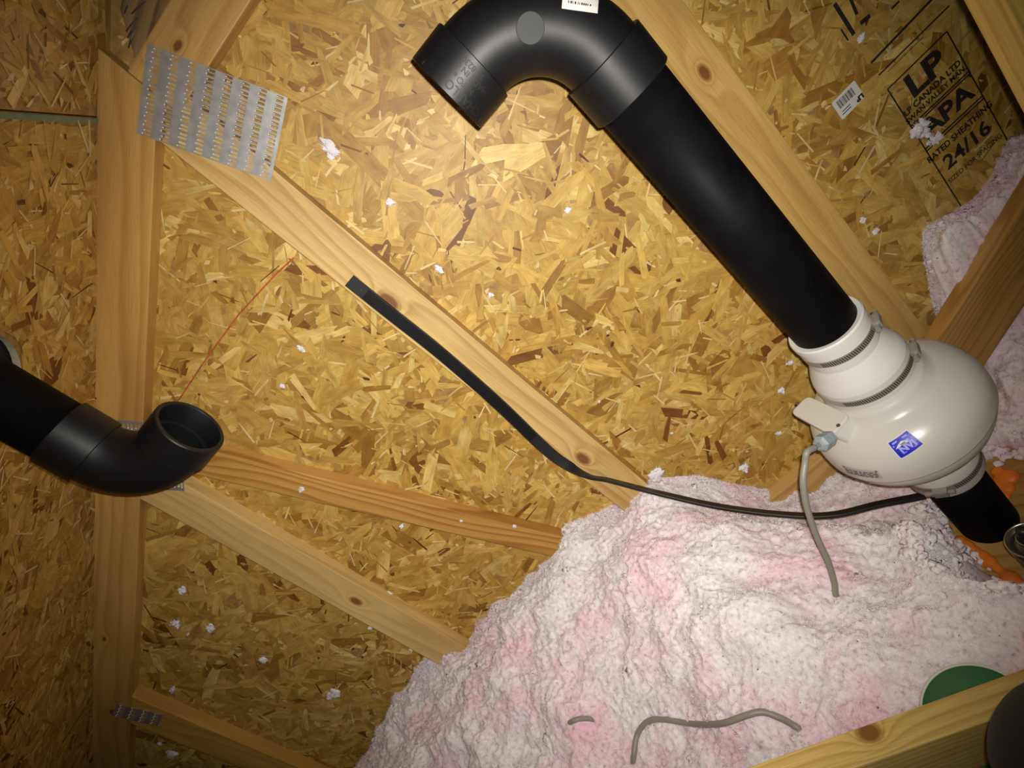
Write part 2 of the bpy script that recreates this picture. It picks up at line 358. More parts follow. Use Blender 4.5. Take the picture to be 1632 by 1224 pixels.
# roof slopes (the ceiling of the attic)
ceil_l = empty('ceiling_left', (-1, .5, roofz(-1)), kind='structure')
ux = Vector((math.cos(SA), 0, math.sin(SA))); un = Vector((math.sin(SA), 0, -math.cos(SA)))   # up the slope, down out of it
def RP(u, y, h=0):   # u metres along the slope from x = -1
    return Vector((-1, 0, roofz(-1))) + ux*u + Vector((0, y, 0)) + un*h
uof = lambda x: (x+1)/math.cos(SA)
HC = (uof(-.703), .786); HR = .097
def slab(u0, u1, y0, y1, hole=None, name='sheathing_panel'):
    outer = [(u0, y0), (u1, y0), (u1, y1), (u0, y1)]; loops = [outer]
    if hole: loops.append([(hole[0][0]+hole[1]*math.cos(a), hole[0][1]+hole[1]*math.sin(a)) for a in np.linspace(0, 2*math.pi, 48, endpoint=False)][::-1])
    flat = [p for l in loops for p in l]; n = len(flat)
    tris = geometry.tessellate_polygon([[Vector((*p, 0)) for p in l] for l in loops])
    V = [RP(*p) for p in flat] + [RP(*p, -.011) for p in flat]; Fs = [tuple(t) for t in tris] + [tuple(i+n for i in t[::-1]) for t in tris]
    b = 0
    for l in loops:
        k = len(l)
        for i in range(k): Fs.append((b+i, b+(i+1) % k, n+b+(i+1) % k, n+b+i))
        b += k
    me = mesh(V, Fs); bm = bmesh.new(); bm.from_mesh(me); me = from_bm(bm)
    o = link(name, me, M_osb, ceil_l); me.materials.append(M_osb_edge)
    if hole:
        for p in me.polygons:
            c = p.center - RP(*hole[0], -.0055); 
            if c.length < hole[1]*1.02 and abs(p.normal.dot(un)) < .5: p.material_index = 1
    return o
seam = uof(-.3622)
p_lo = slab(-1.55, seam-.0012, -.9, YB+.011, (HC, HR)); p_hi = slab(seam+.0012, uof(RIDGE), -.9, YB+.011)
okh = lambda u, y: (u-HC[0])**2+(y-HC[1])**2 > (HR+.004)**2
strands(lambda u, y: u < seam-.002 and y < YF+.03 and okh(u, y), -1.1, seam, .2, YB, 9500, lambda u, y, h: RP(u, y, h), 'wood_strands', p_lo, 5)
strands(lambda u, y: u > seam+.002 and y < YF+.03, seam, seam+.5, .4, YB, 2600, lambda u, y, h: RP(u, y, h), 'wood_strands', p_hi, 6)
gs = Print(); gs.bar(seam-.006, .4, seam-.006, YF, .008)
link('green_edge_band', gs.lay(lambda u, y: RP(u, y, .0031)), M_green_edge, p_lo)
felt = link('roof_felt', mesh([RP(-1.5, -.9, -.016), RP(uof(RIDGE), -.9, -.016), RP(uof(RIDGE), YB, -.016), RP(-1.5, YB, -.016)], [(0, 1, 2, 3)]), M_felt, ceil_l)
ceil_r = empty('ceiling_right', (RIDGE, .5, roofz(RIDGE)), kind='structure')
link('sheathing_panel', mesh([(RIDGE, -.9, roofz(RIDGE)), (2.2, -.9, roofz(2.2)), (2.2, YB+.011, roofz(2.2)), (RIDGE, YB+.011, roofz(RIDGE)),
     (RIDGE, -.9, roofz(RIDGE)+.012), (2.2, -.9, roofz(2.2)+.012), (2.2, YB+.011, roofz(2.2)+.012), (RIDGE, YB+.011, roofz(RIDGE)+.012)],
     [(0, 1, 2, 3), (7, 6, 5, 4), (0, 4, 5, 1), (1, 5, 6, 2), (2, 6, 7, 3), (3, 7, 4, 0)]), M_osb, ceil_r)
fl_o = link('floor', from_bm(box_bm(4.6, 2.1, .0127, c=(-.1, .08, FLOOR-.00635))), M_drywall); fl_o['kind'] = 'structure'

# printed grade stamp, stencil lines and chalk line on the sheathing
pr = Print(); L0, L1 = .645, .777
for a in (L0, L1): pr.bar(a, -.547, a, -.86, .0028)
pr.bar(L0, -.547, L1, -.547, .0028)
pr.text('LP', .711, -.580, .062, bold=.0022, sx=1.25); pr.text('LP CANADA LTD', .709, -.612, .0165, bold=.0006); pr.text('SWAN VALLEY MAN.', .709, -.628, .0145, bold=.0005)
for z in (-.640, -.645, -.700, -.706): pr.bar(L0, z, L1, z, .0032)
pr.text('APA', .712, -.672, .050, bold=.0018, sx=1.15); pr.text('RATED SHEATHING', .711, -.726, .0185, bold=.0006, sx=.9)
pr.text('24/16', .711, -.760, .043, bold=.0011, sx=1.05); pr.text('SIZED FOR SPACING', .711, -.796, .015, bold=.0002, sx=.9)
pr.bar(L0, -.484, .84, -.478, .0045); pr.bar(L0, -.513, .80, -.513, .003); pr.bar(.66, -.521, .74, -.521, .0012)
pr.bar(.646, -.352, .646, -.420, .0075); pr.bar(.633, -.395, .633, -.42, .003)
pr.bar(.672, -.362, .667, -.397, .006); pr.bar(.664, -.414, .684, -.416, .0075); pr.bar(.70, -.33, .735, -.33, .005)
pr.bar(.718, -.437, .735, -.437, .004); pr.bar(.742, -.432, .744, -.418, .0035); pr.bar(.775, -.428, .795, -.426, .004); pr.bar(.70, -.36, .70, -.385, .005)
link('grade_stamp', pr.lay(lambda x, z: (x, YB-.0046, z)), M_ink, panel)['label'] = 'black printed grade stamp'
pr = Print(); pts = [(-.352, .078), (-.40, .085), (-.515, .092), (-.634, .088), (-.738, .081), (-.80, .08)]
for a, b in zip(pts, pts[1:]): pr.bar(*a, *b, .0032)
link('chalk_line', pr.lay(lambda x, z: (x, YB-.0046, z)), M_redline, panel)['label'] = 'thin red chalk line'

# ---------------------------------------------------------------- gable truss
truss = empty('gable_truss', (0, YF, FLOOR), 'wooden gable truss of nailed plates standing flat against the strand board wall', 'truss')
def stick(name, poly, ang, mat, parent, y0=YF, y1=YB, bev=.0022):
    """board in a plane parallel to the wall; poly in world (x, z), grain along ang"""
    c0 = Vector((sum(p[0] for p in poly)/len(poly), sum(p[1] for p in poly)/len(poly))); ca, sa = math.cos(ang), math.sin(ang)
    loc = [((p[0]-c0.x)*ca+(p[1]-c0.y)*sa, -(p[0]-c0.x)*sa+(p[1]-c0.y)*ca) for p in poly]
    M = Matrix.Translation((c0.x, (y0+y1)/2, c0.y)) @ Matrix.Rotation(-ang, 4, 'Y')
    return link(name, from_bm(prism_bm(loc, -(y1-y0)/2, (y1-y0)/2, bev)), mat, parent, M), M
def local(M, x, z): v = M.inverted() @ Vector((x, YF, z)); return v.x, v.z
BW = .089; chb = lambda x: roofz(x) - BW/math.cos(SA); flb = lambda x: .352+.028*(x+.17); BC = -1.115
wood_chord = wood('wood_chord', (.60, .36, .105), (.42, .21, .05), 30, 1.2, [(-.35, .0, .006), (.45, -.025, .005), (-.1, .02, .005)], contrast=.75)
stick('top_chord', [(-2.3, roofz(-2.3)), (-2.3, chb(-2.3)), (-.2705, chb(-.2705)), (-.2705, roofz(-.2705))], SA, wood_chord, truss)
wood_flat = wood('wood_flat_chord', (.64, .40, .13), (.42, .21, .05), 34, 1.5, [(-.80, .005, .007), (-.84, .03, .005)], contrast=.7)
stick('top_chord', [(-.2695, flb(-.27)), (1.5, flb(1.5)), (1.5, flb(1.5)+BW), (-.2695, flb(-.27)+BW)], .028, wood_flat, truss)
def stud(x, top, col, dcol, freq, knots, con=1.0, warp=1.6):
    poly = [(x, BC), (x+BW, BC), (x+BW, top(x+BW)), (x, top(x))]
    c0z = sum(p[1] for p in poly)/4; kk = [((c0z-z), (kx-x-BW/2), r) for kx, z, r in knots]   # ang = -90 deg: local x points down
    m = wood('wood_stud', col, dcol, freq, warp, kk, contrast=con)
    c0 = Vector((sum(p[0] for p in poly)/4, c0z))
    return stick('stud', poly, -math.pi/2, m, truss)[0]
stud(-.3275, lambda x: min(chb(x), flb(x)), (.68, .47, .19), (.46, .26, .075), 42, [(-.292, -.105, .016), (-.29, -.66, .014)], .85, 2.4)
stud(-.9806, chb, (.70, .50, .20), (.52, .32, .09), 26, [(-.935, -.515, .012), (-.90, .0, .012)], .6, 1.6)
stud(-1.6095, chb, (.62, .36, .085), (.40, .19, .04), 30, [], .6)
stud(.3499, flb, (.62, .40, .13), (.44, .24, .065), 24, [(.398, -.256, .011)], .7, 1.4)
stud(1.01, flb, (.62, .40, .13), (.44, .24, .065), 24, [], .7)
gp = [(-.8916, .045), (-.8916, .0628), (-.838, .090), (-.815, .034), (-.338, -1.115), (-.4036, -1.115)]
stick('diagonal_web', gp, math.atan2(-.924, .382), wood('wood_diagonal', (.58, .32, .085), (.34, .13, .025), 48, 2.4, [(-.33, .008, .006)]), truss)
stick('bottom_chord', [(-2.3, FLOOR), (2.0, FLOOR), (2.0, BC), (-2.3, BC)], 0, wood('wood_bottom', (.62, .40, .14), (.45, .25, .07), 30, 1.5), truss)

def nail_plate(cx, cz, ln, ht, ang, cols, rows, parent):
    """punched connector plate: every slot is a hole with a tooth root beside it, its glint painted pale"""
    V, Fs, B = [], [], []
    def q(x0, x1, z0, z1):
        b = len(V); V.extend([(x0, 0, z0), (x1, 0, z0), (x1, 0, z1), (x0, 0, z1)]); Fs.append((b, b+1, b+2, b+3))
    px = ln/cols; pz = ht/rows; sw, sh = px*.42, pz*.56
    for i in range(cols):
        a = -ln/2+i*px; s0 = a+px*.36; s1 = s0+sw
        q(a, s0, -ht/2, ht/2); q(s1, a+px, -ht/2, ht/2)
        for j in range(rows):
            z = -ht/2+j*pz; st = .18 if (j % 2) else .30
            q(s0, s1, z, z+pz*st); q(s0, s1, z+pz*st+sh, z+pz); B.append((s0-.0008+(.0022 if j % 2 else 0), z+pz*(st+.26)))
    M = Matrix.Translation((cx, YF-.0012, cz)) @ Matrix.Rotation(-ang, 4, 'Y')
    pl = link('truss_plate', mesh(V, Fs), M_galv, parent, M)
    sd = pl.modifiers.new('thick', 'SOLIDIFY'); sd.thickness = .0011; sd.offset = 0
    bm = bmesh.new()
    for x, z in B:
        bmesh.ops.create_icosphere(bm, subdivisions=1, radius=.0016, matrix=Matrix.Translation((x, -.0011, z)))
    t = link('teeth', from_bm(bm), M_glint, pl, M, True); t['kind'] = 'stuff'
    return pl
P = [(-.2128, .4337), (-.1279, .2324), (-.2597, .1822), (-.3388, .3851)]
nail_plate(sum(p[0] for p in P)/4, sum(p[1] for p in P)/4, .217, .139, math.atan2(.2324-.4337, -.1279+.2128), 8, 20, truss)['label'] = 'large galvanised nail plate at the peak joint'
nail_plate(-.872, .05, .16, .115, SA+.12, 6, 16, truss)
nail_plate(-1.570, -.310, .112, .046, -1.33, 4, 7, truss)

# blocking with staples in the gap above the peak joint
blk = empty('ridge_blocking', (-.2, YB-.02, .47), 'small rough block with bent nails in the gap above the peak joint', 'wood block')
stick('block', [(-.262, .437), (-.12, .439), (-.12, .525), (-.205, .50)], .3, wood('wood_block_shaded', (.30, .19, .08), (.10, .05, .02), 60, 2), blk, YB-.012, YB-.004)  # block wood darkened: the recess's shade is put into its colour
for i, (x, z, a) in enumerate([(-.232, .470, .3), (-.225, .476, .2), (-.205, .490, .4), (-.198, .482, .1), (-.185, .497, .35), (-.243, .462, .5)]):
    d = Vector((.03*math.cos(a), -.006, .03*math.sin(a)-.012)); p = Vector((x, YB-.016, z))
    link('nail', sweep([p, p+d*.5+Vector((0, -.002, 0)), p+d], circ(.0011, 7)), M_nail, blk)

# ---------------------------------------------------------------- other framing
def beam(name, A, B, wdt, thk, side, mat, label, cat, group=None):
    """board from A to B (centre line); wide face spanned by side"""
    A, B = Vector(A), Vector(B); M = frame((A+B)/2, B-A, Vector(side).cross(B-A)) ; L_ = (B-A).length
    o = link(name, from_bm(box_bm(L_, thk, wdt, .002)), mat, None, M); return tag(o, label, cat, group)
o, _ = stick('truss_web', [(.437, FLOOR), (.526, FLOOR), (.526, .80), (.437, .80)], -math.pi/2, wood('wood_web', (.66, .46, .13), (.50, .30, .06), 75, .5), None, .554, .592)
tag(o, 'bright yellow upright timber at the upper right corner, nearer than the wall', 'timber')
sl = -.47; zt = lambda x: -.815+sl*(x+.10); hh = BW/math.cos(math.atan(sl))
pw_ = [(-.95, zt(-.95)), (-.95, zt(-.95)-hh), (.70, zt(.70)-hh), (.70, zt(.70))]
wm_ = wood('wood_near_web', (.66, .48, .16), (.46, .29, .07), 110, 1.0, [(-.045, .0445, .014, .010)], contrast=.9)
o, Mw = stick('truss_web', pw_, math.atan(sl), wm_, None, .372, .410)
tag(o, 'yellow timber with a round knot crossing the lower right corner, over the insulation', 'timber')
zb = lambda x: -.862+.470*(x-.68); bb = .140/math.cos(math.atan(.47))
o, _ = stick('diagonal_brace', [(.22, zb(.22)), (.30, zb(.30)-bb), (1.1, zb(1.1)-bb), (1.1, zb(1.1))], math.atan(.47), wood('wood_brace', (.52, .30, .08), (.36, .175, .04), 60, 3.2, [(-.04, -.03, .012)]), None, 1.0, 1.038)
tag(o, 'wide brown plank slanting up behind the white fan at the right edge', 'plank')

PX, PY = .212, .805          # axis of the fan stack
# ---------------------------------------------------------------- insulation
HOLE = np.array([(.12, .565), (.30, .46), (.43, .80), (.43, 1.13), (-.025, 1.13), (.0, .98), (.07, .87), (.135, .80), (.115, .74), (.092, .68), (.098, .61)])
BARE = np.array([(.122, .585), (.30, .48), (.40, .85), (.30, .93), (.20, .92), (.165, .86), (.150, .81), (.122, .74), (.098, .69), (.102, .62)])
def sdf(X, Y, PL=None):
    PL = HOLE if PL is None else PL
    d = np.full(X.shape, 9.); ins = np.zeros(X.shape, bool); n = len(PL)
    for i in range(n):
        a, b = PL[i], PL[(i+1) % n]; e = b-a; t = np.clip(((X-a[0])*e[0]+(Y-a[1])*e[1])/(e@e), 0, 1)
        d = np.minimum(d, np.hypot(X-a[0]-t*e[0], Y-a[1]-t*e[1]))
        c = ((a[1] > Y) != (b[1] > Y)) & (X < (b[0]-a[0])*(Y-a[1])/(b[1]-a[1]+1e-12)+a[0]); ins ^= c
    return np.where(ins, -d, d)
sm = lambda t: (lambda q: q*q*(3-2*q))(np.clip(t, 0, 1))
def fbm(x, y, sd, n=3): return sum((.5**k)*(vnoise(x*2.03**k, y*2.03**k, sd+k)-.5) for k in range(n))
def ground(X, Y, detail=True):
    base = -.830 - .125*sm((.95-Y)/.5) - .10*sm((-1.0-X)/.45) - .12*sm((-1.45-X)/.4)
    base = base + .06*(vnoise(X*4+3, Y*4+9, 1)-.5) + .045*(vnoise(X*9, Y*9, 2)-.5)
    low = -1.13 + .12*sm((X-.5)/.5) + .05*(vnoise(X*10, Y*10, 3)-.5)              # in front of the slanting plank the heap is dug away
    base = np.where(X > .3, base*(1-sm((X-.3)/.12)*(1-sm((Y-1.0)/.05))) + low*sm((X-.3)/.12)*(1-sm((Y-1.0)/.05)), base)
    base = base - .035*sm((X-.5)/.2)*sm((Y-1.0)/.05)
    base = base - .175*sm((X+.28)/.32)*(.45+.55*sm((Y-.55)/.25))*(1-sm((X-.3)/.1))
    gd_ = np.hypot(X-GCX, Y-GCY); base = np.minimum(base, -.972 + .6*np.maximum(gd_-.078, 0))
    wig = .05*(vnoise(X*14, Y*14, 4)-.5) + .02*(vnoise(X*40, Y*40, 5)-.5)
    d = sdf(X, Y) + wig; db = sdf(X, Y, BARE) + wig
    rise = 1.55 + .5*sm((X-.3)/.15) + 6.0*sm((.80-Y)/.10)*(1-sm((X-.2)/.1)); h = -1.195 + .02*vnoise(X*20, Y*20, 9) + np.maximum(d, 0)**.92*rise
    k = .05 + .05*sm((.85-Y)/.1)*sm((X+.1)/.15); m_ = np.clip(.5+.5*(h-base)/k, 0, 1); z = h*(1-m_)+base*m_ - k*m_*(1-m_)
    z = np.minimum(z, FLOOR-.01 + np.maximum(db, 0)*9 - .05*(db < 0))
    if detail:
        a = np.clip((db+.01)/.03, 0, 1)
        wx, wy = X+.02*fbm(X*30, Y*30, 30), Y+.02*fbm(X*30, Y*30, 40)
        z = z + a*(.034*fbm(X*17, Y*17, 50, 2) + .011*puff(wx*22, wy*22, 1) + .0085*puff(wx*60, wy*60, 2) + .0105*fbm(wx*110, wy*110, 60, 2) + .0025*vnoise(X*310, Y*310, 70) - .014)
    return z
_g = at(1560, 1142, z=-.945); GCX, GCY = _g.x, _g.y
gx = np.arange(-1.95, 1.05, .0028); gy = np.concatenate([np.arange(-.1, .33, .012), np.arange(.33, YB-.002, .0028)])
X, Y = np.meshgrid(gx, gy); Z = ground(X, Y)
jx = .005*fbm(X*90, Y*90, 21); jy = .005*fbm(X*90, Y*90, 24)
nx, ny = len(gx), len(gy)
co = np.stack([X+jx, np.minimum(Y+jy, YB-.001), Z], -1).reshape(-1, 3)
i0 = (np.arange(ny-1)[:, None]*nx+np.arange(nx-1)[None, :]).ravel(); quads = np.stack([i0, i0+1, i0+1+nx, i0+nx], 1)
keep = (co[quads][:, :, 2].max(1) > FLOOR-.004)
quads = quads[keep]
def np_mesh(co, faces, k):
    me = bpy.data.meshes.new('m'); me.vertices.add(len(co)); me.vertices.foreach_set('co', co.astype(np.float32).ravel())
    me.loops.add(faces.size); me.loops.foreach_set('vertex_index', faces.astype(np.int32).ravel())
    me.polygons.add(len(faces)); me.polygons.foreach_set('loop_start', np.arange(0, faces.size, k, dtype=np.int32)); me.polygons.foreach_set('loop_total', np.full(len(faces), k, np.int32))
    me.update(calc_edges=True); me.validate(); return me
ins = link('blown_insulation', np_mesh(co, quads, 4), M_ins, smooth=True)
tag(ins, 'pink and white loose blown insulation heaped over the attic floor', 'insulation', kind='stuff')
# loose puffs and fibres lying on top
bm = bmesh.new(); bmesh.ops.create_icosphere(bm, subdivisions=2, radius=1); iv = np.array([v.co[:] for v in bm.verts]); it = np.array([[v.index for v in f.verts] for f in bm.faces]); bm.free()
def lump(r_, squash=.75, rough=.5):
    d = iv.copy(); f = np.ones(len(d))
    for fq, am in ((2.1, rough), (5.3, rough*.7)):
        o_ = r_.uniform(0, 50, 3); f += am*(vnoise(d[:, 0]*fq+o_[0]+d[:, 2]*1.7, d[:, 1]*fq+o_[1]-d[:, 2]*fq, 3)-.5)*2
    return d*f[:, None]*np.array([1, 1, squash])
r_ = np.random.default_rng(4); VV, TT, b = [], [], 0
cx_, cy_ = r_.uniform(-1.7, .95, 300), r_.uniform(.38, YB-.012, 300); dd = sdf(cx_, cy_)
ed_t = r_.uniform(-1.7, .9, 900); cx_ = np.concatenate([cx_, ed_t]); cy_ = np.concatenate([cy_, np.full(900, YB-.014)-r_.uniform(0, .03, 900)]); dd = sdf(cx_, cy_, BARE)
n0 = len(cx_); per = []
for i in range(len(BARE)):
    a_, b_ = BARE[i], BARE[(i+1) % len(BARE)]
    for k in range(int(np.hypot(*(b_-a_))/.0022)): per.append(a_+(b_-a_)*r_.random()+r_.normal(0, .012, 2))
per = np.array(per); bx, by = r_.uniform(.0, .2, 9000), r_.uniform(.5, .9, 9000); bd_ = sdf(bx, by, BARE); k_ = (bd_ > .0) & (bd_ < .05); per = np.concatenate([per, np.stack([bx[k_], by[k_]], 1)[:420]]); cx_ = np.concatenate([cx_, per[:, 0]]); cy_ = np.concatenate([cy_, per[:, 1]]); dd = sdf(cx_, cy_, BARE)
cz_ = ground(cx_, cy_)
for i_, (x, y, z, d) in enumerate(zip(cx_, cy_, cz_, dd)):
    if i_ >= n0:
        if math.hypot(x-PX, y-PY) < .068 or math.hypot(x-.203, y-.655) < .05: continue
        s_ = r_.uniform(.003, .0085); l = lump(r_, .8, .6)*s_ + np.array([x, y, max(z, FLOOR+.024)+s_*.4]); VV.append(l); TT.append(it+b); b += len(l); continue
    if d < .012 or z < FLOOR+.03: continue
    s_ = r_.choice([.002, .003, .0045, .0065], p=[.35, .35, .2, .1])*r_.uniform(.8, 1.25)
    l = lump(r_, .7, .95)*s_ + np.array([x, min(y, YB-.004-s_), z+s_*.15]); VV.append(l); TT.append(it+b); b += len(l)
pf = link('loose_puffs', np_mesh(np.concatenate(VV), np.concatenate(TT), 3), M_fluff2, ins, smooth=True); pf['kind'] = 'stuff'
n_f = 420000; fx, fy = r_.uniform(-1.7, .95, n_f), np.where(r_.random(n_f) < .3, YB-r_.uniform(.004, .05, n_f), r_.uniform(.36, YB-.01, n_f)); qx, qy = r_.uniform(.02, .17, 400000), r_.uniform(.54, .92, 400000); qd = sdf(qx, qy, BARE); qk = (qd > -.004) & (qd < .06); fx = np.concatenate([fx, qx[qk][:110000]]); fy = np.concatenate([fy, qy[qk][:110000]])
m_ = sdf(fx, fy, BARE) > -.004; fx, fy = fx[m_], fy[m_]; fz = ground(fx, fy)
a_ = r_.uniform(0, 6.28, len(fx)); ln = r_.uniform(.003, .009, len(fx)); el = r_.normal(.15, .45, len(fx))
p0 = np.stack([fx, fy, fz+r_.uniform(-.001, .0022, len(fx))], 1); dr = np.stack([np.cos(a_)*np.cos(el)*ln, np.sin(a_)*np.cos(el)*ln, np.sin(el)*ln], 1); sd = np.stack([-np.sin(a_), np.cos(a_), r_.normal(0, .5, len(fx))], 1)*.00048
p1 = p0+dr; p1[:, 1] = np.minimum(p1[:, 1], YB-.001)
fc = np.stack([p0-sd, p0+sd, p1], 1).reshape(-1, 3)
ff = link('loose_fibres', np_mesh(fc, np.arange(len(fc)).reshape(-1, 3), 3), M_fluff2, ins); ff['kind'] = 'stuff'

# ---------------------------------------------------------------- base of the stack: plate and foam
o = link('base_board', from_bm(box_bm(.50, .40, .022, .002, (0, 0, .011))), wood('wood_plate', (.50, .30, .09), (.36, .18, .045), 40, 2.0), None, Matrix.Translation((.25, .76, FLOOR)) @ Matrix.Rotation(-.6, 4, 'Z'))
tag(o, 'flat brown board on the attic floor under the fan stack', 'board')
def foam(name, pts, rad, label):
    bm = bmesh.new(); r2 = random.Random(3)
    for i, p in enumerate(pts):
        s = rad*r2.uniform(.7, 1.25)
        bmesh.ops.create_icosphere(bm, subdivisions=3, radius=s, matrix=Matrix.Translation(p) @ Matrix.Diagonal((1, 1, .6, 1)))
    me = from_bm(bm); o_ = link(name, me, M_orange, smooth=True)
    rm = o_.modifiers.new('remesh', 'REMESH'); rm.mode = 'VOXEL'; rm.voxel_size = .004; rm.use_smooth_shade = True
    return tag(o_, label, 'foam sealant')
zf = FLOOR+.024
foam('foam_sealant', [at(1530+i*11.5, 862+i*8.5, z=zf) for i in range(10)], .014, 'strip of orange foam sealant on the board in front of the stack')
foam('foam_sealant', [at(*q, z=zf) for q in [(1590, 752), (1597, 765), (1604, 778), (1592, 775), (1610, 760), (1600, 790)]], .016, 'patch of orange foam sealant right of the black riser pipe')
foam('foam_sealant', [at(*q, z=zf+.03) for q in [(1415, 790), (1425, 787), (1436, 786), (1440, 800), (1448, 805)]], .013, 'patch of orange foam sealant left of the black riser pipe, under the fan')

# ---------------------------------------------------------------- fan stack
def T(z): return Matrix.Translation((PX, PY, z))
pr_ = .0512
riser = link('riser_pipe', lathe([(pr_, FLOOR+.022), (pr_, -.985), (pr_-.006, -.985), (pr_-.006, FLOOR+.022)], 48), M_abs2, None, Matrix.Translation((PX, PY, 0)), True)
riser.data.polygons.foreach_set('use_smooth', [True]*len(riser.data.polygons)); tag(riser, 'short black riser pipe between the floor board and the underside of the fan', 'pipe')
FC, FH, FR, EXP = -.857, .091, .140, 2.6
def fan_r(t): return FR*math.sqrt(max(0, 1-abs(t)**EXP))
fan = empty('radon_fan', (PX, PY, -.95), 'white round inline fan in the black pipe stack at the right', 'fan')
prof = [(.066, FC+FH+.030), (.0705, FC+FH+.030), (.0705, FC+FH+.010), (.0765, FC+FH+.005), (.080, FC+FH-.0015)]
ts = [t for t in np.linspace(.93, -.93, 60) if fan_r(t) > .084]
prof += [(fan_r(t) + (.0 if t > -.12 else -.004), FC+FH*t) for t in ts]
prof += [(.065, FC-FH+.004), (.062, FC-FH-.005), (.062, -1.03), (.050, -1.03)]
link('housing', lathe(prof, 96), M_white, fan, Matrix.Translation((PX, PY, 0)), True)
def fan_hit(px, py):
    d = ray(px, py); lo = None
    for i in range(4000):
        t = .6+i*.0002; p = d*t; q = (p.z-FC)/FH
        if abs(q) < 1 and math.hypot(p.x-PX, p.y-PY) < fan_r(q): return p
    return d
def fan_sheet(px, py, lift, rot=0, k=1):
    """maps sticker metres (x around, y up the dome) onto the housing"""
    p = fan_hit(px, py); th0 = math.atan2(p.y-PY, p.x-PX); t0 = (p.z-FC)/FH
    tab = [(1-i/2000.*2) for i in range(2001)]; arc = [0]
    for a, b in zip(tab, tab[1:]): arc.append(arc[-1]+math.hypot(fan_r(a)-fan_r(b), (a-b)*FH))
    i0 = min(range(2001), key=lambda i: abs(tab[i]-t0)); s0 = arc[i0]; r0 = fan_r(t0)
    def fn(x, y):
        x, y = k*(x*math.cos(rot)-y*math.sin(rot)), k*(x*math.sin(rot)+y*math.cos(rot)); s = s0-y; i = min(range(max(0, i0-700), min(2001, i0+700)), key=lambda k: abs(arc[k]-s)); t = tab[i]; th = th0+x/r0
        r = fan_r(t); n = Vector((math.cos(th), math.sin(th), (t)*.8)).normalized()
        return Vector((PX+r*math.cos(th), PY+r*math.sin(th), FC+FH*t)) + n*lift
    return fn
def grid_sheet(fn, wd, ht, nx_=8, ny_=6):
    V = [fn(-wd/2+wd*i/nx_, -ht/2+ht*j/ny_) for j in range(ny_+1) for i in range(nx_+1)]
    return mesh(V, [(j*(nx_+1)+i, j*(nx_+1)+i+1, (j+1)*(nx_+1)+i+1, (j+1)*(nx_+1)+i) for j in range(ny_) for i in range(nx_)])
sw_, sh_ = .044, .036
st_ = link('sticker', grid_sheet(fan_sheet(1442, 708, .0006, .24, .80), sw_+.003, sh_+.003), M_paper, fan); st_['label'] = 'small blue sticker with a white house logo'
link('blue_field', grid_sheet(fan_sheet(1442, 708, .0009, .24, .80), sw_, sh_), M_blue, st_)
q = Print(); q.bar(-.017, .0125, .016, .0125, .0028); q.bar(-.0135, -.0125, .0165, -.0125, .0013); q.text('NVI', .0015, -.0055, .0165, bold=.0008, sx=1.15); q.bar(.007, .0048, .012, .0048, .004); q.bar(-.019, .007, -.0165, .007, .003)
link('sticker_print', q.lay(fan_sheet(1442, 708, .0013, .24, .80)), M_pale, st_)
q = Print(); q.poly([(-.018, .0012), (.0105, .0012), (.007, .0060), (-.001, .0095), (-.009, .0066)])
link('roof_logo', q.lay(fan_sheet(1442, 708, .0013, .24, .80)), M_paper, st_)
q = Print(); q.text('2400', -.001, .0036, .0055, bold=.0002); link('logo_text', q.lay(fan_sheet(1442, 708, .0016, .24, .80)), M_ink, st_)
lb = link('rating_label', grid_sheet(fan_sheet(1372, 754, .0006, 0, .82), .075, .024, 12, 4), M_label, fan); lb['label'] = 'grey rating label with small black print'
q = Print(); q.bar(-.035, .0095, .036, .0095, .003)
for j in range(4):
    x = -.033
    while x < .03:
        l_ = random.uniform(.004, .014); q.bar(x, .005-.0045*j, min(x+l_, .034), .005-.0045*j, .0022); x += l_+.003
link('label_print', q.lay(fan_sheet(1372, 754, .0011, 0, .82)), M_ink, lb)
# junction box on the left shoulder of the dome
jb = [at(1260, 658, z=-.757), at(1287, 631, z=-.757), at(1355, 662, z=-.757), at(1326, 695, z=-.757)]
def rr(corners, rad=.012, n=5):
    out = []; k = len(corners)
    for i in range(k):
        p, a, c = corners[i], corners[i-1], corners[(i+1) % k]; d1, d2 = (a-p).normalized()*rad, (c-p).normalized()*rad
        for j in range(n+1):
            t = j/n; out.append((p+d1)*(1-t)**2 + p*2*t*(1-t) + (p+d2)*t*t)
    return out
lid = rr(jb); cen = sum(jb, Vector())/4
low = [Vector((p.x+(p.x-cen.x)*.12+.035, p.y+(p.y-cen.y)*.08, -.875)) for p in lid]
def loft(loops):
    n = len(loops[0]); V = [p for l in loops for p in l]; Fs = [(i*n+k, i*n+(k+1) % n, (i+1)*n+(k+1) % n, (i+1)*n+k) for i in range(len(loops)-1) for k in range(n)]
    Fs += [tuple(range(n)), tuple(range((len(loops)-1)*n, len(loops)*n))]
    me = mesh(V, Fs); bm = bmesh.new(); bm.from_mesh(me); return from_bm(bm)
ins_ = lambda l, f, dz: [Vector((cen.x+(p.x-cen.x)*f, cen.y+(p.y-cen.y)*f, p.z+dz)) for p in l]
jbo = link('junction_box', loft([ins_(lid, .96, -.0055), low]), M_white, fan)
jl = link('box_lid', loft([ins_(lid, .96, .0015), ins_(lid, .99, .0008), ins_(lid, 1.0, -.001), ins_(lid, 1.0, -.005)]), M_white, jbo)
for px_, py_ in ((1336, 678), (1271, 643)):
    c_ = at(px_, py_, z=-.7545); sc = link('screw', lathe([(.0001, .0012), (.0032, .0010), (.0036, 0)], 16), M_nail, jbo, Matrix.Translation(c_))
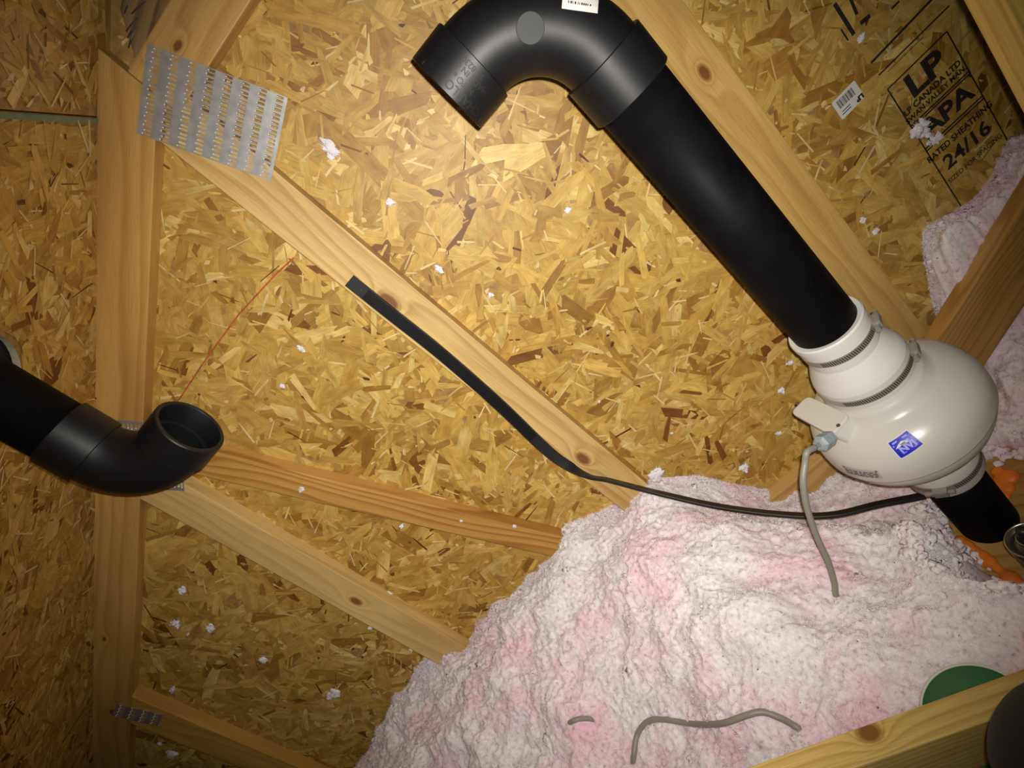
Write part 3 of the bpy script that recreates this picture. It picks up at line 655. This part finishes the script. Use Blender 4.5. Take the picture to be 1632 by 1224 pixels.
# cable gland on the front wall of the box
g0, g1 = at(1321, 699, y=.745), at(1294, 716, y=.722)
gd = (g1-g0).normalized(); G = frame(g0, gd, (0, 0, 1)) @ Matrix.Rotation(math.pi/2, 4, 'Y')
gl = link('cable_gland', lathe([(r_g*.86, z_g*.9) for r_g, z_g in [(.0001, -.004), (.0155, -.004), (.0155, .007), (.012, .007), (.012, .011), (.0165, .011), (.0165, .027), (.012, .031), (.0055, .033)]], 6), M_gland, fan, G)

# couplings: rubber sleeve, steel bands with slots, screw housings
def band(r, z, wdt, parent, slots=(0, 0), screw=None):
    bd = link('clamp_band', lathe([(r, z-wdt/2), (r+.0012, z-wdt/2), (r+.0012, z+wdt/2), (r, z+wdt/2)], 80), M_steel, parent, Matrix.Translation((PX, PY, 0)), False)
    bm = bmesh.new(); a = slots[0]
    while a < slots[1]:
        Mx = Matrix.Rotation(a, 4, 'Z') @ Matrix.Translation((r+.0010, 0, z)) @ Matrix.Rotation(.2, 4, 'X')
        bmesh.ops.create_cube(bm, size=1, matrix=Mx @ Matrix.Diagonal((.0012, .0016, wdt*.72, 1))); a += .0036/r
    sl_ = link('band_slots', from_bm(bm), M_steeld, bd, Matrix.Translation((PX, PY, 0))); sl_['kind'] = 'stuff'
    Mx = Matrix.Translation((PX, PY, 0)) @ Matrix.Rotation(screw, 4, 'Z') @ Matrix.Translation((r+.006, 0, z))
    hs = link('screw_housing', from_bm(box_bm(.013, .024, wdt*1.15, .0035)), M_steel, bd, Mx)
    link('screw', lathe([(.0001, .024), (.0045, .024), (.0050, .018), (.0038, .016), (.0038, -.02), (.0045, -.022), (.0001, -.022)], 12), M_steel, hs, Mx @ Matrix.Rotation(math.pi/2, 4, 'X'))
    return bd
cu = empty('rubber_coupling', (PX, PY, -.77), 'white rubber reducer sleeve with two steel clamps on top of the fan', 'pipe coupling')
link('sleeve', lathe([(pr_, -.615), (.0580, -.614), (.0597, -.617), (.0597, -.628), (.0568, -.6295), (.0568, -.673), (.0575, -.675), (.0705, -.703), (.0715, -.705), (.0748, -.716), (.0748, -.748), (.0705, -.750)], 80), M_rubber, cu, Matrix.Translation((PX, PY, 0)), True)
cu.children[0].modifiers.new('es', 'EDGE_SPLIT').split_angle = math.radians(14)
th_cam = math.atan2(-PY, -PX)
band(.0569, -.650, .0125, cu, (th_cam-.75, th_cam+.95), th_cam+1.25)
band(.0749, -.732, .0125, cu, (th_cam-.75, th_cam+1.05), th_cam+1.22)
cl = empty('rubber_coupling', (PX, PY, -1.04), 'pale rubber sleeve with one steel clamp under the white fan', 'pipe coupling')
link('sleeve', lathe([(.0622, -.955), (.0650, -.958), (.0650, -1.036), (.063, -1.040), (pr_, -1.042)], 64), M_rubber, cl, Matrix.Translation((PX, PY, 0)), True)
band(.0652, -1.012, .0135, cl, (th_cam-.05, th_cam+1.2), th_cam-.42)

# vent pipe with the long-sweep elbow
BR, HZ = .118, .036       # bend radius, height of the horizontal run
vp = empty('vent_pipe', (PX, PY, -.7), 'black plastic pipe rising from the fan to an open elbow at the top', 'pipe')
zb0 = HZ-BR; hub = .0580
link('straight_pipe', lathe([(pr_-.006, -.70), (pr_, -.70), (pr_, zb0-.02), (pr_-.006, zb0-.02)], 56), M_abs2, vp, Matrix.Translation((PX, PY, 0)), True)
def elbow(parent, base, d_in, d_out, r, br, hub_r, hub_l, hub_l2):
    """bend from base going d_in and turning to d_out, sockets on both ends"""
    d_in, d_out = Vector(d_in).normalized(), Vector(d_out).normalized(); base = Vector(base)
    c = base + d_out*br; path = [c - d_out*br*math.cos(a) + d_in*br*math.sin(a) for a in np.linspace(0, math.pi/2, 28)]
    nrm = d_in.cross(d_out)
    el = link('elbow', sweep(path, circ(r, 48), ups=[nrm]*28, closed_ends=False), M_abs, parent, None, True)
    for p, d, l in ((base, -d_in, hub_l), (path[-1], d_out, hub_l2)):
        pf_ = [(r-.002, -.003), (hub_r-.001, -.003), (hub_r, -.002), (hub_r, l-.0015), (hub_r-.0015, l), (hub_r-.0065, l), (hub_r-.0075, l-.002), (hub_r-.008, .008), (r-.008, .006), (r-.008, -.02)]
        hb = link('socket', lathe(pf_, 64), M_abs, el, frame(p, d, nrm) @ Matrix.Rotation(math.pi/2, 4, 'Y'), True)
        md = hb.modifiers.new('es', 'EDGE_SPLIT'); md.split_angle = math.radians(35)
    return el, path
RZ = Matrix.Rotation(-math.atan(.066), 3, 'Z'); ROT = lambda v: RZ @ (v-Vector((PX, PY, 0))) + Vector((PX, PY, 0)); IROT = lambda v: RZ.inverted() @ (v-Vector((PX, PY, 0))) + Vector((PX, PY, 0))
ER = pr_+.0012
el, path = elbow(vp, (PX, PY, zb0), (0, 0, 1), RZ @ Vector((-1, 0, 0)), ER, BR, hub, .056, .050)
ex = PX - BR - .050                                  # open end of the socket
# lettering around the open socket: reads up the curve, tops of the letters towards the rim
HUB0 = math.pi+.25
def hublay(x, y):
    ang = HUB0 - x/hub
    return ROT(Vector((ex+.0225-y, PY+math.cos(ang)*(hub+.0004), HZ+math.sin(ang)*(hub+.0004))))
q2 = Print()
q2.text('CHARLO', -.006, .0115, .0145, bold=.0004); q2.text('NSF® e', .006, -.0005, .0098, bold=.0003); q2.text('MADE IN C', .002, -.0115, .0100, bold=.0003); q2.text('31-8230', .008, -.0205, .0098, bold=.0003)
link('lettering', q2.lay(hublay), M_absmark, el)['kind'] = 'stuff'
for xm in (-.045, .060):
    q = Print(); q.bar(xm, .018, xm, .0135, .0012); link('alignment_mark', q.lay(hublay), M_plug, el)
# round gate disc and barcode label on the bend
def bend_pt(px, py, lift=0):
    cB = Vector((PX-BR, PY, zb0)); d = ray(px, py); R0 = ER
    for i in range(4000):
        p = IROT(d*(.5+i*.00015)); v = p-cB; ra = math.hypot(v.x, v.z); 
        if math.hypot(ra-BR, v.y) < R0 and v.x > -.01 and v.z > -.01:
            m = cB + Vector((v.x, 0, v.z))*(BR/ra); n = (p-m).normalized(); return ROT(m+n*(R0+lift)), RZ @ n
    return d*.75, -d.normalized()
p_, n_ = bend_pt(845, 45); D = frame(p_, n_, (0, 0, 1)) @ Matrix.Rotation(math.pi/2, 4, 'Y')
link('gate_disc', lathe([(.0001, .0020), (.0162, .0020), (.0168, .0014), (.0168, -.006)], 32), M_plug, el, D)
bar = Print()
V = []; nxx, nyy = 8, 4
for j in range(nyy+1):
    for i in range(nxx+1): V.append(bend_pt(898+57*i/nxx - 3*j/nyy, -26+40*j/nyy + 8*i/nxx, .0006)[0])
lab = link('barcode_label', mesh(V, [(j*(nxx+1)+i, j*(nxx+1)+i+1, (j+1)*(nxx+1)+i+1, (j+1)*(nxx+1)+i) for j in range(nyy) for i in range(nxx)]), M_paper, el); lab['label'] = 'white paper barcode label'
V, Fs = [], []; x = 906
while x < 944:
    wd = random.choice([1.0, 1.5, 2.2]); yy = (x-898)/57*8; b_ = len(V)
    V += [bend_pt(x, -20+yy, .0011)[0], bend_pt(x+wd, -20+yy, .0011)[0], bend_pt(x+wd-1, 5+yy, .0011)[0], bend_pt(x-1, 5+yy, .0011)[0]]; Fs.append((b_, b_+1, b_+2, b_+3)); x += wd+random.choice([1.0, 1.4, 2.4])
link('bars', mesh(V, Fs), M_ink, lab)

# exhaust pipe at the left, up through the roof
ep = empty('exhaust_pipe', (-.690, .80, 0), 'black plastic pipe through the roof ending in an elbow with an empty socket', 'pipe')
EX = -.690; EY = .80; zt0 = .022; pl_ = .0478
link('straight_pipe', lathe([(pl_-.006, .70), (pl_, .70), (pl_, zt0+BR*.7+.02), (pl_-.006, zt0+BR*.7+.02)], 56), M_abs2, ep, Matrix.Translation((EX, EY, 0)), True)
elbow(ep, (EX, EY, zt0+BR*.70), (0, 0, -1), (1, 0, 0), pl_+.0005, BR*.70, .0528, .054, .044)

# ---------------------------------------------------------------- cables
cab = empty('flat_cable', (-.307, YF-.005, -.03), 'flat ribbed black cable screwed along the stud and trailing to the fan', 'cable')
rib = [(.0130, .0030), (.0122, .0042), (-.0122, .0042), (-.0130, .0030), (-.0130, -.0030), (-.0122, -.0042), (.0122, -.0042), (.0130, -.0030)]
yD = YF-.0045
pts = [(-.307, yD, -.024), (-.307, yD, -.12), (-.306, yD, -.25), (-.313, yD, -.42), (-.325, yD, -.56), (-.325, yD, -.63), (-.311, yD-.004, -.70), (-.285, yD-.010, -.745)]
pts += [tuple(at(1050, 786, y=1.03)), tuple(at(1150, 808, y=.96)), tuple(at(1260, 821, y=.89)), tuple(at(1330, 820, y=.855)), tuple(at(1400, 804, y=.84)), tuple(at(1472, 790, y=.825))]
pa = smooth_path(pts, 12); ups = []
for i, p in enumerate(pa):
    t = min(1, max(0, (i-46)/34.)); t = t*t*(3-2*t)
    ups.append(Vector((0, -1, 0)).lerp(Vector((.55, .25, .8)), t))
strap = link('strap', sweep(pa, rib, ups=ups, scales=[1-.25*min(1, max(0, (i-46)/34.)) for i in range(len(pa))]), M_blackcable, cab)
for k in range(7):
    o_ = -.0093+k*.0031
    link('rib', sweep([p+Vector((o_, -.0045, 0)) for p in pa[5:46]], [(.0009, 0), (0, .0011), (-.0009, 0)], ups=[Vector((0, -1, 0))]*41), M_abs, strap)
link('screw', lathe([(.0001, .0022), (.0032, .0018), (.0040, 0)], 16), M_plug, cab, frame((-.307, yD-.0042, -.052), (0, -1, 0), (0, 0, 1)) @ Matrix.Rotation(math.pi/2, 4, 'Y'), True)

def on_ins(px, py, lift=.004):
    d = np.array(ray(px, py)); P = d[None]*np.linspace(.45, 1.35, 900)[:, None]
    hit = (P[:, 1] < YB) & (P[:, 2] < ground(P[:, 0], P[:, 1])+lift)
    return Vector(P[hit.argmax()] if hit.any() else d)
c0 = g1+gd*.004
dive = on_ins(1333, 950, .0)
cpts = [c0-gd*.012, c0+gd*.010, at(1283, 738, y=.712), at(1280, 770, y=.70)]
e_ = dive; 
for (px, py), t in zip([(1287, 812), (1303, 858), (1320, 895), (1330, 930)], (.25, .5, .7, .88)): cpts.append(at(px, py, y=.70*(1-t)+e_.y*t))
cpts += [dive, dive+Vector((0, -.006, -.03))]
o = link('power_cable', sweep(smooth_path(cpts, 8), circ(.0052, 14)), M_greycable, None, None, True); tag(o, 'grey power cable hanging from the fan box down into the insulation', 'cable')
lp = [(1008, 1224, -.02), (1010, 1205, .004), (1016, 1170, .006), (1034, 1149, .006), (1062, 1147, .006), (1105, 1154, .005), (1150, 1153, .004), (1190, 1140, .005), (1216, 1135, .006), (1245, 1145, .005), (1268, 1158, .002), (1284, 1170, -.012)]
o = link('grey_cable', sweep(smooth_path([on_ins(a, b_, l) + Vector((0, 0, 0)) for a, b_, l in lp], 8), circ(.0052, 14)), M_greycable, None, None, True); tag(o, 'grey cable lying in a bend on the insulation near the bottom edge', 'cable')
lp = [(898, 1160, -.02), (908, 1152, .0), (918, 1147, .003), (930, 1145, .003), (943, 1146, -.001), (956, 1152, -.02)]
o = link('grey_cable', sweep(smooth_path([on_ins(a, b_, l) for a, b_, l in lp], 6), circ(.0048, 12)), M_greycable, None, None, True); tag(o, 'short bit of grey cable poking out of the insulation', 'cable')

# ---------------------------------------------------------------- small things
sk = empty('barcode_sticker', (.58, YB-.005, -.505), 'white barcode sticker on the strand board left of the printed stamp', 'sticker')
link('paper', from_bm(prism_bm([(p.x, p.z) for p in rr([Vector((.552, 0, -.485)), Vector((.606, 0, -.484)), Vector((.606, 0, -.525)), Vector((.552, 0, -.526))], .004, 3)], YB-.0052, YB-.0048)), M_paper, sk)
q = Print(); x = .560
while x < .594:
    wd = random.choice([.0006, .0009, .0014]); q.bar(x, -.490, x, -.5065, wd); x += wd+random.choice([.0006, .0009, .0013])
q.text('LP', .598, -.518, .0125, rot=math.pi, bold=.0008, sx=1.2); q.bar(.560, -.5135, .578, -.5135, .0016); q.bar(.557, -.5185, .577, -.5185, .0016)
link('print', q.lay(lambda x, z: (x, YB-.0054, z)), M_ink, sk)

def lumps_mesh(seed, n=14):
    r3 = np.random.default_rng(seed); V, Tt, b = [], [], 0
    for i in range(n):
        s_ = r3.uniform(.25, .6); l = lump(r3, .9, .7)*s_ + r3.normal(0, .42, 3)*np.array([1, .45, 1]); V.append(l); Tt.append(it+b); b += len(l)
    for i in range(40):
        d = r3.normal(0, 1, 3)*np.array([1, .5, 1]); d /= np.linalg.norm(d); s = np.cross(d, r3.normal(0, 1, 3)); s /= np.linalg.norm(s)*16
        V.append(np.array([d*.4-s, d*.4+s, d*r3.uniform(1., 1.5)])); Tt.append(np.array([[b, b+1, b+2]])); b += 3
    return np_mesh(np.concatenate(V), np.concatenate(Tt), 3)
TM = [lumps_mesh(40+i) for i in range(5)]
tufts = [(525, 238, .010, 1.9), (622, 322, .007, 1), (905, 335, .007, 1), (700, 428, .007, 1.2), (782, 470, .006, 1), (480, 780, .006, 1), (620, 945, .007, 1), (420, 1050, .011, 1.1), (335, 1000, .011, 1.0), (280, 993, .013, .9), (530, 1105, .017, 1),
         (275, 1098, .010, .6), (275, 1200, .016, 1), (290, 940, .010, 1), (1465, 207, .019, 1), (1487, 222, .012, 1), (1372, 60, .008, .8), (1395, 368, .009, .8), (1375, 350, .007, .8), (1245, 622, .008, 1), (1258, 578, .006, 1), (640, 838, .006, .8), (735, 830, .004, 1),
         (820, 838, .005, .8), (1185, 745, .012, 1), (1240, 690, .006, 1), (255, 1185, .006, 1), (300, 1010, .006, .5), (590, 1000, .006, 1), (655, 1035, .006, .8), (1070, 690, .003, 1), (955, 640, .003, 1), (450, 615, .006, 1), (480, 555, .006, 1.3)]
FL = {(525, 238): 'long and upright, right of the galvanised plate', (622, 322): 'on the lit board between the plate and the black elbow', (905, 335): 'on the lit board just below the straight black pipe',
      (700, 428): 'beside the stud, right of the top of the black strap', (782, 470): 'beside the stud, right of the middle of the black strap', (480, 780): 'on the slanting brown web near its upper end',
      (620, 945): 'at the edge of the pale stud', (420, 1050): 'on the dim wall between the pale stud and the lowest stud', (335, 1000): 'right in a pair on the dim wall under the pale stud', (280, 993): 'left in a pair on the dim wall under the pale stud',
      (530, 1105): 'large and round on the dim wall left of the heap', (275, 1098): 'just above the top end of the lowest stud', (275, 1200): 'under the lowest stud at the bottom left', (290, 940): 'on the dim wall just below the pale stud near the rafter',
      (1465, 207): 'large, covering the first letter of the printed stamp', (1487, 222): 'beside the larger tuft on the printed stamp', (1372, 60): 'among the stencil marks at the top right', (1395, 368): 'on the wall left of the insulation bank at the right',
      (1245, 622): 'on the wall left of the fan box', (1258, 578): 'on the wall left of the white rubber sleeve', (1185, 745): 'low on the wall above the black cable, left of the fan', (640, 838): 'on the lower edge of the slanting web', (820, 838): 'on the slanting web near the heap'}
for i, (px, py, s, asp) in enumerate(tufts):
    p = at(px, py, y=YB-.004); me = TM[i % 5]
    if 440 < px < 960 and 770 < py < 845: p = at(px, py, y=YF-.002)
    o = link('insulation_tuft', me, M_fluff, None, Matrix.Translation(p+Vector((0, -s*.2, 0))) @ Matrix.Rotation(i*1.3 if asp == 1 else 0, 4, 'Y') @ Matrix.Diagonal((s, s*.5, s*asp, 1)), True)
    L_ = FL.get((px, py))
    if L_: tag(o, 'bit of white fluff ' + L_, 'insulation fluff', 'fluff stuck on the boards')
    else: tag(o, 'tiny speck of white fluff on the boards', 'insulation fluff', 'tiny fluff specks')
pb = at(1046, 755, y=1.10); o = link('insulation_tuft', TM[2], M_fluff, None, Matrix.Translation(pb) @ Matrix.Diagonal((.022, .012, .018, 1)), True)
tag(o, 'white ball of fluff beside the foot of the stud, above the black cable', 'insulation fluff')

# spray can at the right edge
cz0 = FLOOR+.022; cc = Vector((.203, .655, 0))
can = empty('foam_can', (cc.x, cc.y, cz0), 'metal can with a dark nozzle cut off by the right edge', 'can')
Mc = Matrix.Translation((cc.x, cc.y, 0))
link('body', lathe([(.0001, cz0), (.033, cz0), (.033, -1.118), (.0325, -1.115)], 40), M_canlabel, can, Mc, True)
link('rim', lathe([(.0325, -1.116), (.0352, -1.113), (.0352, -1.104), (.033, -1.100), (.030, -1.102), (.028, -1.112), (.016, -1.108), (.015, -1.116)], 48), M_can, can, Mc, True)
link('shoulder', lathe([(.0285, -1.111), (.0160, -1.109), (.0001, -1.109)], 40), M_candark, can, Mc)
link('valve_cup', lathe([(.0165, -1.109), (.0165, -1.094), (.0145, -1.092), (.0125, -1.098), (.0001, -1.098)], 32), M_can, can, Mc, True)
link('nozzle', lathe([(.009, -1.098), (.0085, -1.070), (.006, -1.066), (.0001, -1.066)], 24), M_candark, can, Mc, True)

# round green lid under the near timber
gc = at(1560, 1142, z=-.945); gzl = gc.z
tub = empty('green_tub', (gc.x, gc.y, gzl-.10), 'round green lid with a cream rim half hidden under the yellow timber', 'tub')
Mg = Matrix.Translation((gc.x, gc.y, gzl))
link('lid', lathe([(.0001, .002), (.0625, .002), (.064, .0005), (.064, -.01)], 64), M_green, tub, Mg, True)
link('rim', lathe([(.063, -.002), (.0635, .003), (.0662, .003), (.0667, 0), (.0667, -.012), (.064, -.012)], 64), M_cream, tub, Mg, True)
link('body', lathe([(.065, -.011), (.061, -.10), (.0001, -.10)], 48), M_cream, tub, Mg, True)

# the photographer's bent leg at the lower right corner
def leg():
    K = ray(1650, 1178)*.47
    J = [(K+Vector((.16, -.42, .10)), .10), (K+Vector((.09, -.22, .06)), .085), (K, .066), (K+Vector((.05, -.05, -.16)), .060), (K+Vector((.10, -.16, -.40)), .045), (K+Vector((.10, -.17, -.47)), .04), (K+Vector((.09, -.06, -.505)), .035)]
    me = bpy.data.meshes.new('leg'); me.from_pydata([tuple(j[0]) for j in J], [(i, i+1) for i in range(len(J)-1)], [])
    o = bpy.data.objects.new('person', me); C.objects.link(o)
    o.modifiers.new('skin', 'SKIN'); 
    for v, j in zip(me.skin_vertices[0].data, J): v.radius = (j[1], j[1])
    me.skin_vertices[0].data[0].use_root = True
    sb = o.modifiers.new('sub', 'SUBSURF'); sb.levels = 4; sb.render_levels = 4
    ev = bpy.data.meshes.new_from_object(o.evaluated_get(bpy.context.evaluated_depsgraph_get()))
    bpy.data.objects.remove(o)
    return tag(link('person', ev, M_cloth, smooth=True), "person's bent knee in black trousers at the lower right corner", 'person')
leg()
